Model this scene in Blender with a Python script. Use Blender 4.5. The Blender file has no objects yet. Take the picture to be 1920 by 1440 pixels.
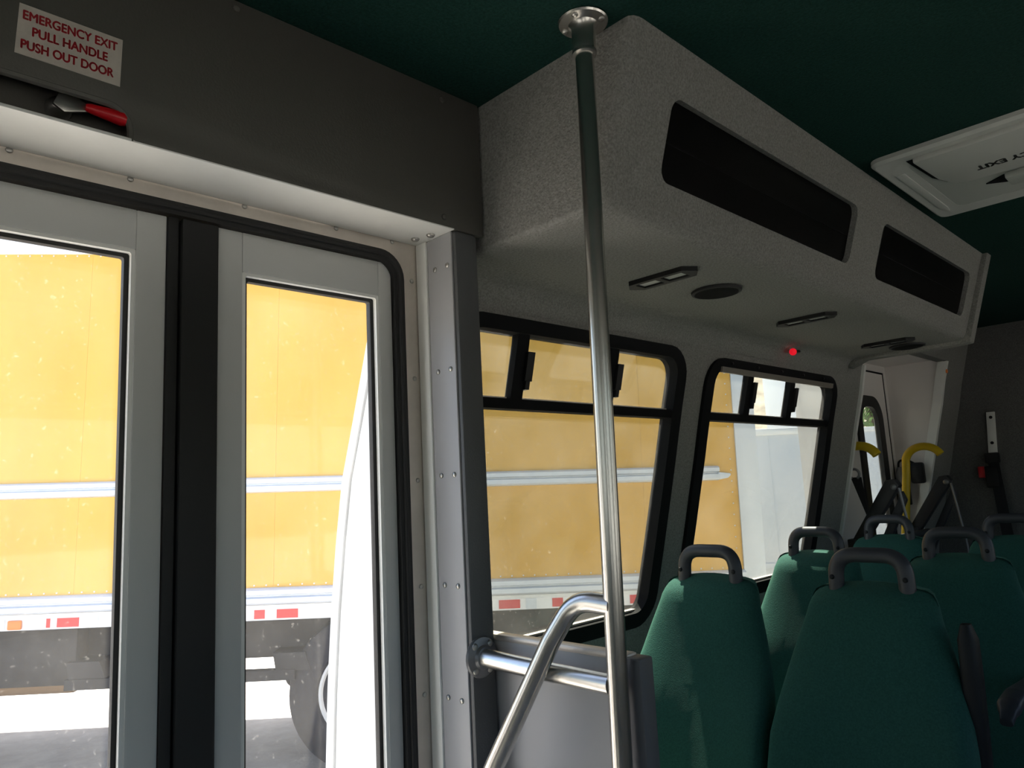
import bpy, bmesh, math, random
from mathutils import Vector, Matrix
from mathutils.geometry import delaunay_2d_cdt

random.seed(7)
SC = bpy.context.scene
COL = SC.collection
H = 1.25                      # camera height above the bus floor; all z below are written relative to the eye

# ------------------------------------------------------------------ camera
cam_d = bpy.data.cameras.new('camera')
cam = bpy.data.objects.new('camera', cam_d)
COL.objects.link(cam)
yaw, pitch, roll = math.radians(45.634), math.radians(8.3017), math.radians(2.9128)
fwd = Vector((-math.sin(yaw)*math.cos(pitch), math.cos(yaw)*math.cos(pitch), math.sin(pitch)))
rgt = fwd.cross(Vector((0, 0, 1))).normalized()
upv = rgt.cross(fwd)
r2 = rgt*math.cos(roll) - upv*math.sin(roll)
u2 = rgt*math.sin(roll) + upv*math.cos(roll)
mw = Matrix((r2, u2, -fwd)).transposed().to_4x4()
mw.translation = (0, 0, H)
cam.matrix_world = mw
cam_d.sensor_width = 36.0
cam_d.lens = 1364.67/1920*36.0
cam_d.clip_start = 0.02
cam_d.clip_end = 300
SC.camera = cam

# ------------------------------------------------------------------ sky, sun, exposure
w = bpy.data.worlds.new('sky_world')
SC.world = w
w.use_nodes = True
wn = w.node_tree
bg = wn.nodes['Background']
sky = wn.nodes.new('ShaderNodeTexSky')
sky.sky_type = 'NISHITA'
sky.sun_disc = False
sky.sun_elevation = math.radians(60)
sky.sun_rotation = math.radians(-33)
sky.air_density = 1.0
sky.dust_density = 2.0
wn.links.new(sky.outputs['Color'], bg.inputs['Color'])
bg.inputs['Strength'].default_value = 0.16
sun_d = bpy.data.lights.new('sun', 'SUN')
sun_d.energy = 10.0
sun_d.color = (1.0, 0.95, 0.87)
sun_d.angle = math.radians(0.6)
sun = bpy.data.objects.new('sun', sun_d)
COL.objects.link(sun)
sun_dir = Vector((-0.29, 0.33, 0.90)).normalized()
sun.rotation_euler = sun_dir.to_track_quat('Z', 'Y').to_euler()
sun.location = (-6, 0, 12)

vs = SC.view_settings
vs.view_transform = 'Standard'
vs.look = 'None'
vs.gamma = 1.0
vs.use_curve_mapping = False
vs.exposure = 1.82

# ------------------------------------------------------------------ materials
MAT = {}
def lin(c):
    def f(v):
        v /= 255.0
        return v/12.92 if v <= 0.04045 else ((v+0.055)/1.055)**2.4
    return (f(c[0]), f(c[1]), f(c[2]), 1)

def mat(name, col, rough=0.6, metal=0.0, noise=None, bump=None, spec=0.5, aniso=0.0, coat=0.0):
    """noise=(scale, amount, stretch xyz), bump=(scale, strength)"""
    m = bpy.data.materials.new(name)
    m.use_nodes = True
    nt = m.node_tree
    b = nt.nodes['Principled BSDF']
    b.inputs['Base Color'].default_value = (*col[:3], 1)
    b.inputs['Roughness'].default_value = rough
    b.inputs['Metallic'].default_value = metal
    b.inputs['Specular IOR Level'].default_value = spec
    b.inputs['Coat Weight'].default_value = coat
    b.inputs['Anisotropic'].default_value = aniso
    tc = nt.nodes.new('ShaderNodeTexCoord')
    if noise:
        sc, am, st = noise
        mp = nt.nodes.new('ShaderNodeMapping')
        mp.inputs['Scale'].default_value = st
        nt.links.new(tc.outputs['Object'], mp.inputs['Vector'])
        nz = nt.nodes.new('ShaderNodeTexNoise')
        nz.inputs['Scale'].default_value = sc
        nz.inputs['Detail'].default_value = 5
        nz.inputs['Roughness'].default_value = 0.65
        nt.links.new(mp.outputs['Vector'], nz.inputs['Vector'])
        rp = nt.nodes.new('ShaderNodeValToRGB')
        rp.color_ramp.elements[0].position = 0.3
        rp.color_ramp.elements[1].position = 0.7
        lo = [max(0, c*(1-am)) for c in col[:3]]
        hi = [min(1, c*(1+am)) for c in col[:3]]
        rp.color_ramp.elements[0].color = (*lo, 1)
        rp.color_ramp.elements[1].color = (*hi, 1)
        nt.links.new(nz.outputs['Fac'], rp.inputs['Fac'])
        nt.links.new(rp.outputs['Color'], b.inputs['Base Color'])
    if bump:
        nb = nt.nodes.new('ShaderNodeTexNoise')
        nb.inputs['Scale'].default_value = bump[0]
        nb.inputs['Detail'].default_value = 4
        nt.links.new(tc.outputs['Object'], nb.inputs['Vector'])
        bn = nt.nodes.new('ShaderNodeBump')
        bn.inputs['Strength'].default_value = bump[1]
        bn.inputs['Distance'].default_value = 0.004
        nt.links.new(nb.outputs['Fac'], bn.inputs['Height'])
        nt.links.new(bn.outputs['Normal'], b.inputs['Normal'])
    MAT[name] = m
    return m

def glass(name, tint, dust=0.02, gloss=0.04):
    """thin sheet glass: tinted transmission, a facing-angle sheen, a trace of dust"""
    m = bpy.data.materials.new(name)
    m.use_nodes = True
    nt = m.node_tree
    nt.nodes.remove(nt.nodes['Principled BSDF'])
    out = nt.nodes['Material Output']
    tr = nt.nodes.new('ShaderNodeBsdfTransparent')
    tr.inputs['Color'].default_value = (*tint, 1)
    gl = nt.nodes.new('ShaderNodeBsdfGlossy')
    gl.inputs['Roughness'].default_value = 0.03
    lw = nt.nodes.new('ShaderNodeLayerWeight')
    pw = nt.nodes.new('ShaderNodeMath'); pw.operation = 'POWER'; pw.inputs[1].default_value = 4
    nt.links.new(lw.outputs['Facing'], pw.inputs[0])
    ma = nt.nodes.new('ShaderNodeMath'); ma.operation = 'MULTIPLY_ADD'
    ma.inputs[1].default_value = 0.3; ma.inputs[2].default_value = gloss
    nt.links.new(pw.outputs[0], ma.inputs[0])
    mx = nt.nodes.new('ShaderNodeMixShader')
    nt.links.new(ma.outputs[0], mx.inputs['Fac'])
    nt.links.new(tr.outputs[0], mx.inputs[1]); nt.links.new(gl.outputs[0], mx.inputs[2])
    # dust specks
    tc = nt.nodes.new('ShaderNodeTexCoord')
    nz = nt.nodes.new('ShaderNodeTexNoise'); nz.inputs['Scale'].default_value = 130; nz.inputs['Detail'].default_value = 2
    n2 = nt.nodes.new('ShaderNodeTexNoise'); n2.inputs['Scale'].default_value = 5; n2.inputs['Detail'].default_value = 4
    nt.links.new(tc.outputs['Object'], nz.inputs['Vector']); nt.links.new(tc.outputs['Object'], n2.inputs['Vector'])
    r1 = nt.nodes.new('ShaderNodeMapRange'); r1.inputs['From Min'].default_value = 0.66; r1.inputs['From Max'].default_value = 0.76
    r1.inputs['To Max'].default_value = 0.06
    nt.links.new(nz.outputs['Fac'], r1.inputs['Value'])
    r2_ = nt.nodes.new('ShaderNodeMapRange'); r2_.inputs['From Min'].default_value = 0.3; r2_.inputs['From Max'].default_value = 0.8
    r2_.inputs['To Min'].default_value = dust*0.4; r2_.inputs['To Max'].default_value = dust*1.8
    nt.links.new(n2.outputs['Fac'], r2_.inputs['Value'])
    ad = nt.nodes.new('ShaderNodeMath'); ad.operation = 'ADD'
    nt.links.new(r1.outputs[0], ad.inputs[0]); nt.links.new(r2_.outputs[0], ad.inputs[1])
    tl = nt.nodes.new('ShaderNodeBsdfTranslucent'); tl.inputs['Color'].default_value = (0.8, 0.78, 0.72, 1)
    mx2 = nt.nodes.new('ShaderNodeMixShader')
    nt.links.new(ad.outputs[0], mx2.inputs['Fac'])
    nt.links.new(mx.outputs[0], mx2.inputs[1]); nt.links.new(tl.outputs[0], mx2.inputs[2])
    nt.links.new(mx2.outputs[0], out.inputs['Surface'])
    MAT[name] = m

mat('carpet_grey', (0.25, 0.246, 0.23), 0.95, noise=(210, 0.30, (1, 1, 1)), bump=(260, 0.6), spec=0.1)
mat('carpet_charcoal', (0.15, 0.148, 0.14), 0.95, noise=(210, 0.30, (1, 1, 1)), bump=(260, 0.6), spec=0.1)
mat('carpet_green', (0.010, 0.036, 0.029), 0.95, noise=(170, 0.35, (1, 1, 1)), bump=(260, 0.5), spec=0.1)
mat('seat_green', (0.024, 0.098, 0.078), 0.85, noise=(240, 0.22, (1, 1, 1)), bump=(420, 0.35), spec=0.25)
_b = MAT['seat_green'].node_tree.nodes['Principled BSDF']
_b.inputs['Sheen Weight'].default_value = 0.25
_b.inputs['Sheen Roughness'].default_value = 0.4
_b.inputs['Sheen Tint'].default_value = (0.35, 0.8, 0.6, 1)
mat('header_plastic', (0.094, 0.09, 0.078), 0.55, bump=(300, 0.12))
mat('pillar_plastic', (0.10, 0.103, 0.105), 0.5, bump=(300, 0.1))
mat('white_paint', (0.86, 0.86, 0.82), 0.35, noise=(6, 0.04, (1, 1, 1)))
mat('bus_white', (0.80, 0.81, 0.82), 0.25, noise=(4, 0.03, (1, 1, 1)))
mat('brushed_aluminium', (0.66, 0.60, 0.54), 0.42, 0.5, noise=(7, 0.12, (1, 1, 1)))
mat('worn_trim', (0.24, 0.215, 0.185), 0.45, 0.3)
mat('leaf_grey', (0.60, 0.605, 0.585), 0.5)
mat('jamb_grey', (0.42, 0.42, 0.43), 0.42)
mat('rubber_black', (0.012, 0.012, 0.012), 0.6, bump=(80, 0.05))
mat('frame_black', (0.008, 0.008, 0.009), 0.75, spec=0.15)
mat('black_plastic', (0.012, 0.012, 0.013), 0.5, spec=0.3)
mat('handle_plastic', (0.05, 0.05, 0.058), 0.42)
mat('grey_shell', (0.05, 0.05, 0.055), 0.5)
mat('steel', (0.66, 0.64, 0.60), 0.27, 1.0, noise=(30, 0.05, (3, 3, 0.4)))
mat('screw_steel', (0.5, 0.49, 0.46), 0.35, 1.0)
mat('barrier_grey', (0.40, 0.395, 0.40), 0.45)
mat('barrier_dark', (0.13, 0.125, 0.13), 0.5)
mat('smoked_acrylic', (0.003, 0.003, 0.003), 0.3, spec=0.08)
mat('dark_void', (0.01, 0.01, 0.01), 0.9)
mat('red_grip', (0.55, 0.006, 0.012), 0.35)
m_ = mat('red_lamp', (0.8, 0.01, 0.02), 0.35)
m_.node_tree.nodes['Principled BSDF'].inputs['Emission Color'].default_value = (1.0, 0.01, 0.03, 1)
m_.node_tree.nodes['Principled BSDF'].inputs['Emission Strength'].default_value = 0.16
mat('sign_plate', (0.55, 0.50, 0.44), 0.45, noise=(30, 0.1, (1, 1, 1)))
mat('sign_red', (0.30, 0.012, 0.018), 0.5)
mat('hatch_white', (0.52, 0.53, 0.50), 0.5)
mat('hatch_panel', (0.42, 0.44, 0.41), 0.5)
mat('print_black', (0.01, 0.01, 0.01), 0.6)
mat('lens_grey', (0.55, 0.57, 0.54), 0.35)
mat('speaker_black', (0.012, 0.012, 0.012), 0.8, bump=(500, 0.6), spec=0.1)
mat('bay_white', (0.76, 0.72, 0.69), 0.4)
mat('safety_yellow', (0.72, 0.50, 0.015), 0.4)
mat('lift_dark', (0.05, 0.05, 0.055), 0.5)
mat('lift_steel', (0.25, 0.25, 0.26), 0.4, 0.7)
mat('belt_black', (0.012, 0.012, 0.013), 0.8)
mat('paper_white', (0.75, 0.76, 0.78), 0.7)
mat('floor_grey', (0.45, 0.45, 0.44), 0.8, noise=(90, 0.3, (1, 1, 1)))
mat('truck_yellow', (0.66, 0.365, 0.05), 0.42, noise=(1.5, 0.07, (1, 1, 0.3)))
mat('truck_rail', (0.62, 0.66, 0.72), 0.4, 0.15)
mat('truck_white', (0.78, 0.79, 0.80), 0.4)
mat('truck_dark', (0.016, 0.016, 0.019), 0.7, noise=(12, 0.4, (1, 1, 1)))
mat('tape_red', (0.62, 0.03, 0.035), 0.4)
mat('tape_white', (0.82, 0.82, 0.83), 0.4)
mat('marker_orange', (0.85, 0.22, 0.04), 0.35)
mat('tyre', (0.018, 0.018, 0.024), 0.8, noise=(30, 0.3, (1, 1, 1)))
mat('rim_white', (0.62, 0.62, 0.60), 0.4)
mat('rust_brown', (0.25, 0.15, 0.08), 0.8)
mat('ground', (0.33, 0.315, 0.295), 0.95, noise=(3.5, 0.22, (1, 1, 1)), bump=(40, 0.5))
mat('trailer_white', (0.66, 0.68, 0.72), 0.45)
mat('tall_white', (0.66, 0.70, 0.78), 0.45)
mat('hillside', (0.36, 0.31, 0.25), 0.95, noise=(0.9, 0.45, (1, 1, 1)))
mat('bark', (0.10, 0.07, 0.045), 0.9)
mat('foliage', (0.10, 0.22, 0.035), 0.7, noise=(3, 0.4, (1, 1, 1)))
glass('glass_clear', (0.985, 0.985, 0.98), dust=0.016)
glass('glass_tint', (0.575, 0.59, 0.555), dust=0.015)
glass('glass_dark', (0.62, 0.63, 0.62), dust=0.01)

# ------------------------------------------------------------------ mesh helpers
class MB:
    def __init__(s):
        s.v = []; s.f = []; s.m = []
    def add(s, verts, faces, mi=0):
        o = len(s.v)
        s.v += [Vector(p) for p in verts]
        for f in faces:
            s.f.append([o+i for i in f]); s.m.append(mi)
        return s
    def box(s, a, b, bev=0.0, mi=0):
        x0, x1 = sorted((a[0], b[0])); y0, y1 = sorted((a[1], b[1])); z0, z1 = sorted((a[2], b[2]))
        if bev <= 0:
            return s.add([(x0,y0,z0),(x1,y0,z0),(x1,y1,z0),(x0,y1,z0),(x0,y0,z1),(x1,y0,z1),(x1,y1,z1),(x0,y1,z1)],
                  [(0,3,2,1),(4,5,6,7),(0,1,5,4),(1,2,6,5),(2,3,7,6),(3,0,4,7)], mi)
        bm = bmesh.new()
        bmesh.ops.create_cube(bm, size=1)
        for v in bm.verts:
            v.co = Vector(((x0+x1)/2+v.co.x*(x1-x0), (y0+y1)/2+v.co.y*(y1-y0), (z0+z1)/2+v.co.z*(z1-z0)))
        bmesh.ops.bevel(bm, geom=bm.edges[:], offset=bev, segments=2, profile=0.5, affect='EDGES')
        return s.bm(bm, mi)
    def bm(s, bm, mi=0):
        bm.verts.ensure_lookup_table(); bm.verts.index_update()
        s.add([v.co.copy() for v in bm.verts], [[v.index for v in f.verts] for f in bm.faces], mi)
        bm.free()
        return s
    def prism(s, poly, d, bev=0.0, mi=0):
        """poly: list of 3D points (planar), extruded by the vector d"""
        bm = bmesh.new()
        d = Vector(d)
        a = [bm.verts.new(Vector(p)) for p in poly]
        b = [bm.verts.new(Vector(p)+d) for p in poly]
        n = len(a)
        bm.faces.new(a[::-1]); bm.faces.new(b)
        for i in range(n):
            bm.faces.new((a[i], a[(i+1) % n], b[(i+1) % n], b[i]))
        bmesh.ops.recalc_face_normals(bm, faces=bm.faces[:])
        if bev > 0:
            bmesh.ops.bevel(bm, geom=bm.edges[:], offset=bev, segments=2, profile=0.5, affect='EDGES')
        return s.bm(bm, mi)
    def tube(s, pts, r, n=16, cap=True, mi=0):
        pts = [Vector(p) for p in pts]
        rr = r if isinstance(r, (list, tuple)) else [r]*len(pts)
        t = (pts[1]-pts[0]).normalized()
        ref = Vector((0, 0, 1)) if abs(t.z) < 0.9 else Vector((1, 0, 0))
        nrm = t.cross(ref).normalized()
        vs_, fs = [], []
        for i, p in enumerate(pts):
            if 0 < i < len(pts)-1: tt = ((pts[i+1]-p).normalized()+(p-pts[i-1]).normalized()).normalized()
            elif i == 0: tt = t
            else: tt = (p-pts[i-1]).normalized()
            nrm = (nrm - tt*nrm.dot(tt)).normalized()
            bi = tt.cross(nrm)
            for k in range(n):
                a = 2*math.pi*k/n
                vs_.append(p + (nrm*math.cos(a)+bi*math.sin(a))*rr[i])
        for i in range(len(pts)-1):
            for k in range(n):
                k2 = (k+1) % n
                fs.append((i*n+k, i*n+k2, (i+1)*n+k2, (i+1)*n+k))
        if cap:
            fs.append(list(range(n))[::-1]); fs.append([(len(pts)-1)*n+k for k in range(n)])
        return s.add(vs_, fs, mi)
    def lathe(s, c, axis, prof, n=24, mi=0):
        """prof: list of (radius, height along axis)"""
        ax = Vector(axis).normalized()
        ref = Vector((0, 0, 1)) if abs(ax.z) < 0.9 else Vector((1, 0, 0))
        a = ax.cross(ref).normalized(); b = ax.cross(a)
        c = Vector(c)
        vs_, fs = [], []
        for (r, h) in prof:
            for k in range(n):
                t = 2*math.pi*k/n
                vs_.append(c + ax*h + (a*math.cos(t)+b*math.sin(t))*max(r, 1e-5))
        for i in range(len(prof)-1):
            for k in range(n):
                k2 = (k+1) % n
                fs.append((i*n+k, i*n+k2, (i+1)*n+k2, (i+1)*n+k))
        fs.append(list(range(n))[::-1]); fs.append([(len(prof)-1)*n+k for k in range(n)])
        return s.add(vs_, fs, mi)
    def ringloft(s, loops, closed_ring=True, mi=0):
        """loops: list of equal length closed loops joined in order (and last to first when closed_ring)"""
        n = len(loops[0]); vs_ = []; fs = []
        for l in loops: vs_ += l
        L = len(loops)
        for i in range(L if closed_ring else L-1):
            j = (i+1) % L
            for k in range(n):
                k2 = (k+1) % n
                fs.append((i*n+k, i*n+k2, j*n+k2, j*n+k))
        if not closed_ring:
            fs.append(list(range(n))[::-1]); fs.append([(L-1)*n+k for k in range(n)])
        return s.add(vs_, fs, mi)

def new_empty(name, loc, parent=None, rot=None):
    o = bpy.data.objects.new(name, None)
    o.empty_display_size = 0.05
    COL.objects.link(o)
    o.parent = parent
    o.location = loc
    if rot is not None: o.rotation_euler = rot
    return o

def props(o, label=None, cat=None, group=None, kind=None):
    if label: o['label'] = label
    if cat: o['category'] = cat
    if group: o['group'] = group
    if kind: o['kind'] = kind
    return o

def thing(name, loc, label, cat, group=None, kind=None):
    """Empty at the thing's base; loc in eye-relative coordinates"""
    o = new_empty(name, (loc[0], loc[1], loc[2]+H))
    o['o'] = 0
    del o['o']
    return props(o, label, cat, group, kind)

def wloc(o):
    p = Vector((0, 0, 0))
    while o is not None:
        p += o.location; o = o.parent
    return p

def build(name, mb, mats, parent=None, angle=35, local=False):
    """link a mesh object; vertices are eye-relative world coordinates unless local"""
    if isinstance(mats, str): mats = [mats]
    me = bpy.data.meshes.new(name)
    vs_ = [Vector(p) for p in mb.v]
    o = bpy.data.objects.new(name, me)
    if local:
        pass
    else:
        vs_ = [p + Vector((0, 0, H)) for p in vs_]
        if parent is None:
            lo = Vector([min(p[i] for p in vs_) for i in range(3)]); hi = Vector([max(p[i] for p in vs_) for i in range(3)])
            org = Vector(((lo.x+hi.x)/2, (lo.y+hi.y)/2, lo.z))
            o.location = org
        else:
            org = wloc(parent)
        vs_ = [p-org for p in vs_]
    me.from_pydata(vs_, [], mb.f)
    for mm in mats: me.materials.append(MAT[mm])
    for p, i in zip(me.polygons, mb.m):
        p.material_index = i; p.use_smooth = True
    bm = bmesh.new(); bm.from_mesh(me)
    bmesh.ops.recalc_face_normals(bm, faces=bm.faces[:])
    bm.to_mesh(me); bm.free()
    me.update()
    me.set_sharp_from_angle(angle=math.radians(angle))
    COL.objects.link(o)
    o.parent = parent
    return o

def struct(name, mb, mats, parent=None, label=None, angle=35):
    o = build(name, mb, mats, parent, angle)
    if parent is None: o['kind'] = 'structure'
    if label: o['label'] = label
    return o

def copy_at(src, name, parent, loc):
    """copy of a small part sharing mesh data; loc eye-relative of its own origin"""
    o = src.copy(); o.name = name
    COL.objects.link(o)
    o.parent = parent
    return o

def screw_mesh(name, r, axis, m):
    mb = MB().lathe((0, 0, 0), axis, [(r*0.7, -0.001), (r, 0.0), (r, r*0.25), (r*0.75, r*0.55), (r*0.25, r*0.62), (0, r*0.62)], 10)
    me = bpy.data.meshes.new(name)
    me.from_pydata(mb.v, [], mb.f)
    me.materials.append(MAT[m])
    for p in me.polygons: p.use_smooth = True
    return me
def dots(me, name, pts, parent):
    base = wloc(parent)
    for p in pts:
        o = bpy.data.objects.new(name, me)
        COL.objects.link(o); o.parent = parent
        o.location = Vector((p[0], p[1], p[2]+H)) - base

def arc_fillet(pts, rad, n=8):
    """polyline with rounded inner corners"""
    pts = [Vector(p) for p in pts]; out = [pts[0]]
    for i in range(1, len(pts)-1):
        a, b, c = pts[i-1], pts[i], pts[i+1]
        d1 = (a-b).normalized(); d2 = (c-b).normalized()
        ang = d1.angle(d2)
        t = min(rad/math.tan(ang/2), (a-b).length*0.49, (c-b).length*0.49)
        p1 = b+d1*t; p2 = b+d2*t
        for k in range(n+1):
            s_ = k/n
            out.append(p1*(1-s_)**2 + b*2*s_*(1-s_) + p2*s_**2)
    out.append(pts[-1])
    return out

def rrect(y0, y1, z0, z1, r, n=6, sub=8):
    """rounded rectangle loop in 2D, with extra points on the upright sides"""
    pts = []
    for cx, cz, a0 in ((y1-r, z1-r, 0), (y0+r, z1-r, 90), (y0+r, z0+r, 180), (y1-r, z0+r, 270)):
        for k in range(n+1):
            a = math.radians(a0+90*k/n)
            pts.append((cx+r*math.cos(a), cz+r*math.sin(a)))
        if a0 == 90:
            for k in range(1, sub): pts.append((y0, z1-r+(z0+r-z1+r)*k/sub))
        if a0 == 270:
            for k in range(1, sub): pts.append((y1, z0+r+(z1-r-z0-r)*k/sub))
    return pts

def inpoly(p, poly):
    x, y = p; c = False; j = len(poly)-1
    for i in range(len(poly)):
        xi, yi = poly[i]; xj, yj = poly[j]
        if (yi > y) != (yj > y) and x < (xj-xi)*(y-yi)/(yj-yi)+xi: c = not c
        j = i
    return c

def holed(outer, holes, grid=()):
    """triangulate a 2D outline with holes -> verts, tris"""
    pts = []; edges = []
    for lp in [outer]+holes:
        o = len(pts); pts += lp
        edges += [(o+i, o+(i+1) % len(lp)) for i in range(len(lp))]
    for g in grid:
        if inpoly(g, outer) and not any(inpoly(g, h) for h in holes): pts.append(g)
    r = delaunay_2d_cdt([Vector(p) for p in pts], edges, [], 0, 1e-6)
    vs_ = [tuple(v) for v in r[0]]; tris = []
    for f in r[2]:
        c = (sum(vs_[i][0] for i in f)/len(f), sum(vs_[i][1] for i in f)/len(f))
        if inpoly(c, outer) and not any(inpoly(c, h) for h in holes): tris.append(list(f))
    return vs_, tris

def slab_with_holes(mb, outer, holes, fin, fout, grid=(), m_in=0, m_out=0, m_edge=0):
    """solid sheet between two mapped surfaces fin(p), fout(p)"""
    vs_, tris = holed(outer, holes, grid)
    mb.add([fin(p) for p in vs_], tris, m_in)
    mb.add([fout(p) for p in vs_], [t[::-1] for t in tris], m_out)
    for lp in [outer]+holes:
        n = len(lp)
        mb.add([fin(p) for p in lp]+[fout(p) for p in lp],
               [(i, (i+1) % n, n+(i+1) % n, n+i) for i in range(n)], m_edge)
    return mb

def text_mesh(txt, height, width, mat_name, name, parent, origin, right, up, thick=0.0006, bold=0.0):
    """flat lettering of a given cap height and overall width, lying in the right/up plane"""
    cu = bpy.data.curves.new(name, 'FONT')
    cu.body = txt; cu.size = 1.0; cu.extrude = 0.0; cu.offset = 0.0
    tmp = bpy.data.objects.new('tmp_text', cu)
    COL.objects.link(tmp)
    bpy.context.view_layer.update()
    dg = bpy.context.evaluated_depsgraph_get()
    me = bpy.data.meshes.new_from_object(tmp.evaluated_get(dg))
    bpy.data.objects.remove(tmp)
    xs = [v.co.x for v in me.vertices]; ys = [v.co.y for v in me.vertices]
    x0, x1, y0, y1 = min(xs), max(xs), min(ys), max(ys)
    right = Vector(right); up = Vector(up); nrm = right.cross(up)
    org = Vector(origin)+Vector((0, 0, H))-wloc(parent)
    for v in me.vertices:
        a = (v.co.x-x0)/(x1-x0)*width; b = (v.co.y-y0)/(y1-y0)*height
        v.co = org + right*a + up*b + nrm*thick
    if bold > 0:
        bm = bmesh.new(); bm.from_mesh(me)
        for sx, sy in ((1, 0), (-1, 0), (0, 1), (0, -1)):
            b2 = bmesh.new(); b2.from_mesh(me)
            bmesh.ops.translate(b2, verts=b2.verts[:], vec=(right*sx+up*sy)*bold*height + nrm*0.00002*(sx+2*sy))
            tmp_me = bpy.data.meshes.new('tmp'); b2.to_mesh(tmp_me); b2.free()
            bm.from_mesh(tmp_me); bpy.data.meshes.remove(tmp_me)
        bm.to_mesh(me); bm.free()
    me.materials.append(MAT[mat_name])
    o = bpy.data.objects.new(name, me)
    COL.objects.link(o); o.parent = parent
    return o

# interior profile of the curb-side wall (leans in towards the roof)
PROF = [(-1.55,-1.46),(-1.25,-1.46),(-0.6,-1.45),(-0.42,-1.425),(-0.16,-1.356),(0.05,-1.302),(0.2,-1.266),(0.35,-1.226),(0.483,-1.197),(0.6,-1.165),(0.84,-1.10)]
def XW(z):
    for (z0, x0), (z1, x1) in zip(PROF, PROF[1:]):
        if z <= z1: return x0+(x1-x0)*(z-z0)/(z1-z0)
    return PROF[-1][1]
def on_wall(off):
    return lambda p: (XW(p[1])+off, p[0], p[1])

# ------------------------------------------------------------------ room shell
ZF, ZC = -1.25, 0.80
YR, YFRONT, XR = 4.87, -1.6, 0.82

fl = MB()
slab_with_holes(fl, [(-1.47,YFRONT),(XR+0.1,YFRONT),(XR+0.1,YR),(-1.47,YR)], [[(-1.17,0.03),(-0.80,0.03),(-0.80,0.87),(-1.17,0.87)]],
                lambda p: (p[0],p[1],ZF), lambda p: (p[0],p[1],ZF-0.06))
fl.box((-1.17,0.03,-1.60),(-0.80,0.87,-1.57))
fl.box((-0.80,0.0,-1.60),(-0.77,0.90,-1.31)); fl.box((-1.17,0.0,-1.60),(-0.80,0.03,-1.31)); fl.box((-1.17,0.87,-1.60),(-0.80,0.90,-1.31))
fl.box((-0.98,0.03,-1.57),(-0.80,0.87,-1.42))
struct('floor', fl, 'floor_grey')
struct('ceiling', MB().box((-1.25,YFRONT,ZC),(XR+0.1,YR+0.02,ZC+0.05)), 'carpet_green')

W1 = (1.00, 1.955, -0.435, 0.408)     # window outer frame: y0 y1 z0 z1
W2 = (2.075, 3.10, -0.435, 0.398)
LIFT = (3.36, 4.50)
wall = MB()
zl = [z for z, x in PROF if -1.5 < z < 0.8] + [0.27, 0.12, -0.05, -0.29]
outer = [(0.9555,-1.5)] + [(YR,-1.5)] + [(YR,z) for z in sorted(zl)] + [(YR,0.8),(0.9555,0.8)] + [(0.9555,z) for z in sorted(zl, reverse=True)]
s = 0.014
hole1 = rrect(W1[0]+s, W1[1]-s, W1[2]+s, W1[3]-s, 0.085)
hole2 = rrect(W2[0]+s, W2[1]-s, W2[2]+s, W2[3]-s, 0.085)
hole3 = [(LIFT[0],-1.24)]+[(LIFT[1],-1.24)]+[(LIFT[1],z) for z in sorted(zl) if -1.24 < z < 0.6]+[(LIFT[1],0.6),(LIFT[0],0.6)]+[(LIFT[0],z) for z in sorted(zl, reverse=True) if -1.24 < z < 0.6]
grid = [(0.962+0.08*i+0.013, z) for i in range(1, 49) for z in zl]
slab_with_holes(wall, outer, [hole1, hole2, hole3], on_wall(0.0), on_wall(-0.04), grid, 0, 1, 2)
struct('wall_left', wall, ['carpet_grey', 'bus_white', 'frame_black'], angle=30)

# street-side wall with dark windows, front wall with windscreen (behind the viewer)
wr = MB()
hs = [rrect(-1.2+1.2*k, -0.2+1.2*k, -0.42, 0.40, 0.08) for k in range(5)]
slab_with_holes(wr, [(YFRONT,-1.3),(YR,-1.3),(YR,0.82),(YFRONT,0.82)], hs, lambda p: (XR,p[0],p[1]), lambda p: (XR+0.08,p[0],p[1]), (), 0, 1, 0)
struct('wall_right', wr, ['carpet_grey', 'bus_white'])
for k in range(5):
    wo = thing('window_%d' % (k+3), (XR+0.04, -0.7+1.2*k, -0.42), None, None, kind='structure')
    o1 = rrect(-1.21+1.2*k, -0.19+1.2*k, -0.43, 0.41, 0.085); i1 = rrect(-1.15+1.2*k, -0.25+1.2*k, -0.37, 0.36, 0.05)
    build('window_frame', MB().ringloft([[(XR-0.01,*p) for p in o1],[(XR-0.01,*p) for p in i1],[(XR+0.03,*p) for p in i1],[(XR+0.03,*p) for p in o1]]), 'frame_black', wo)
    build('pane', MB().box((XR+0.018,-1.17+1.2*k,-0.39),(XR+0.022,-0.23+1.2*k,0.38)), 'glass_dark', wo)
wf = MB()
slab_with_holes(wf, [(-1.3,-1.5),(XR+0.1,-1.5),(XR+0.1,0.82),(-1.3,0.82)], [rrect(-0.95,0.62,-0.2,0.42,0.08)], lambda p: (p[0],YFRONT,p[1]), lambda p: (p[0],YFRONT-0.08,p[1]), (), 0, 0, 0)
struct('wall_front', wf, 'pillar_plastic')
wo = thing('window_8', (-0.16, YFRONT-0.04, -0.2), None, None, kind='structure')
build('pane', MB().box((-0.97,YFRONT-0.045,-0.22),(0.64,YFRONT-0.04,0.44)), 'glass_dark', wo)
we = MB()
slab_with_holes(we, [(YFRONT,-1.6),(-0.025,-1.6),(-0.025,0.56),(YFRONT,0.56)], [rrect(-1.35,-0.28,-0.35,0.38,0.08)], lambda p: (-1.174,p[0],p[1]), lambda p: (-1.20,p[0],p[1]), (), 0, 1, 0)
struct('wall_entry', we, ['pillar_plastic', 'bus_white'])
wo = thing('window_9', (-1.18, -0.8, -0.35), None, None, kind='structure')
build('pane', MB().box((-1.178,-1.37,-0.37),(-1.182,-0.26,0.40)), 'glass_tint', wo)
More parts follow.
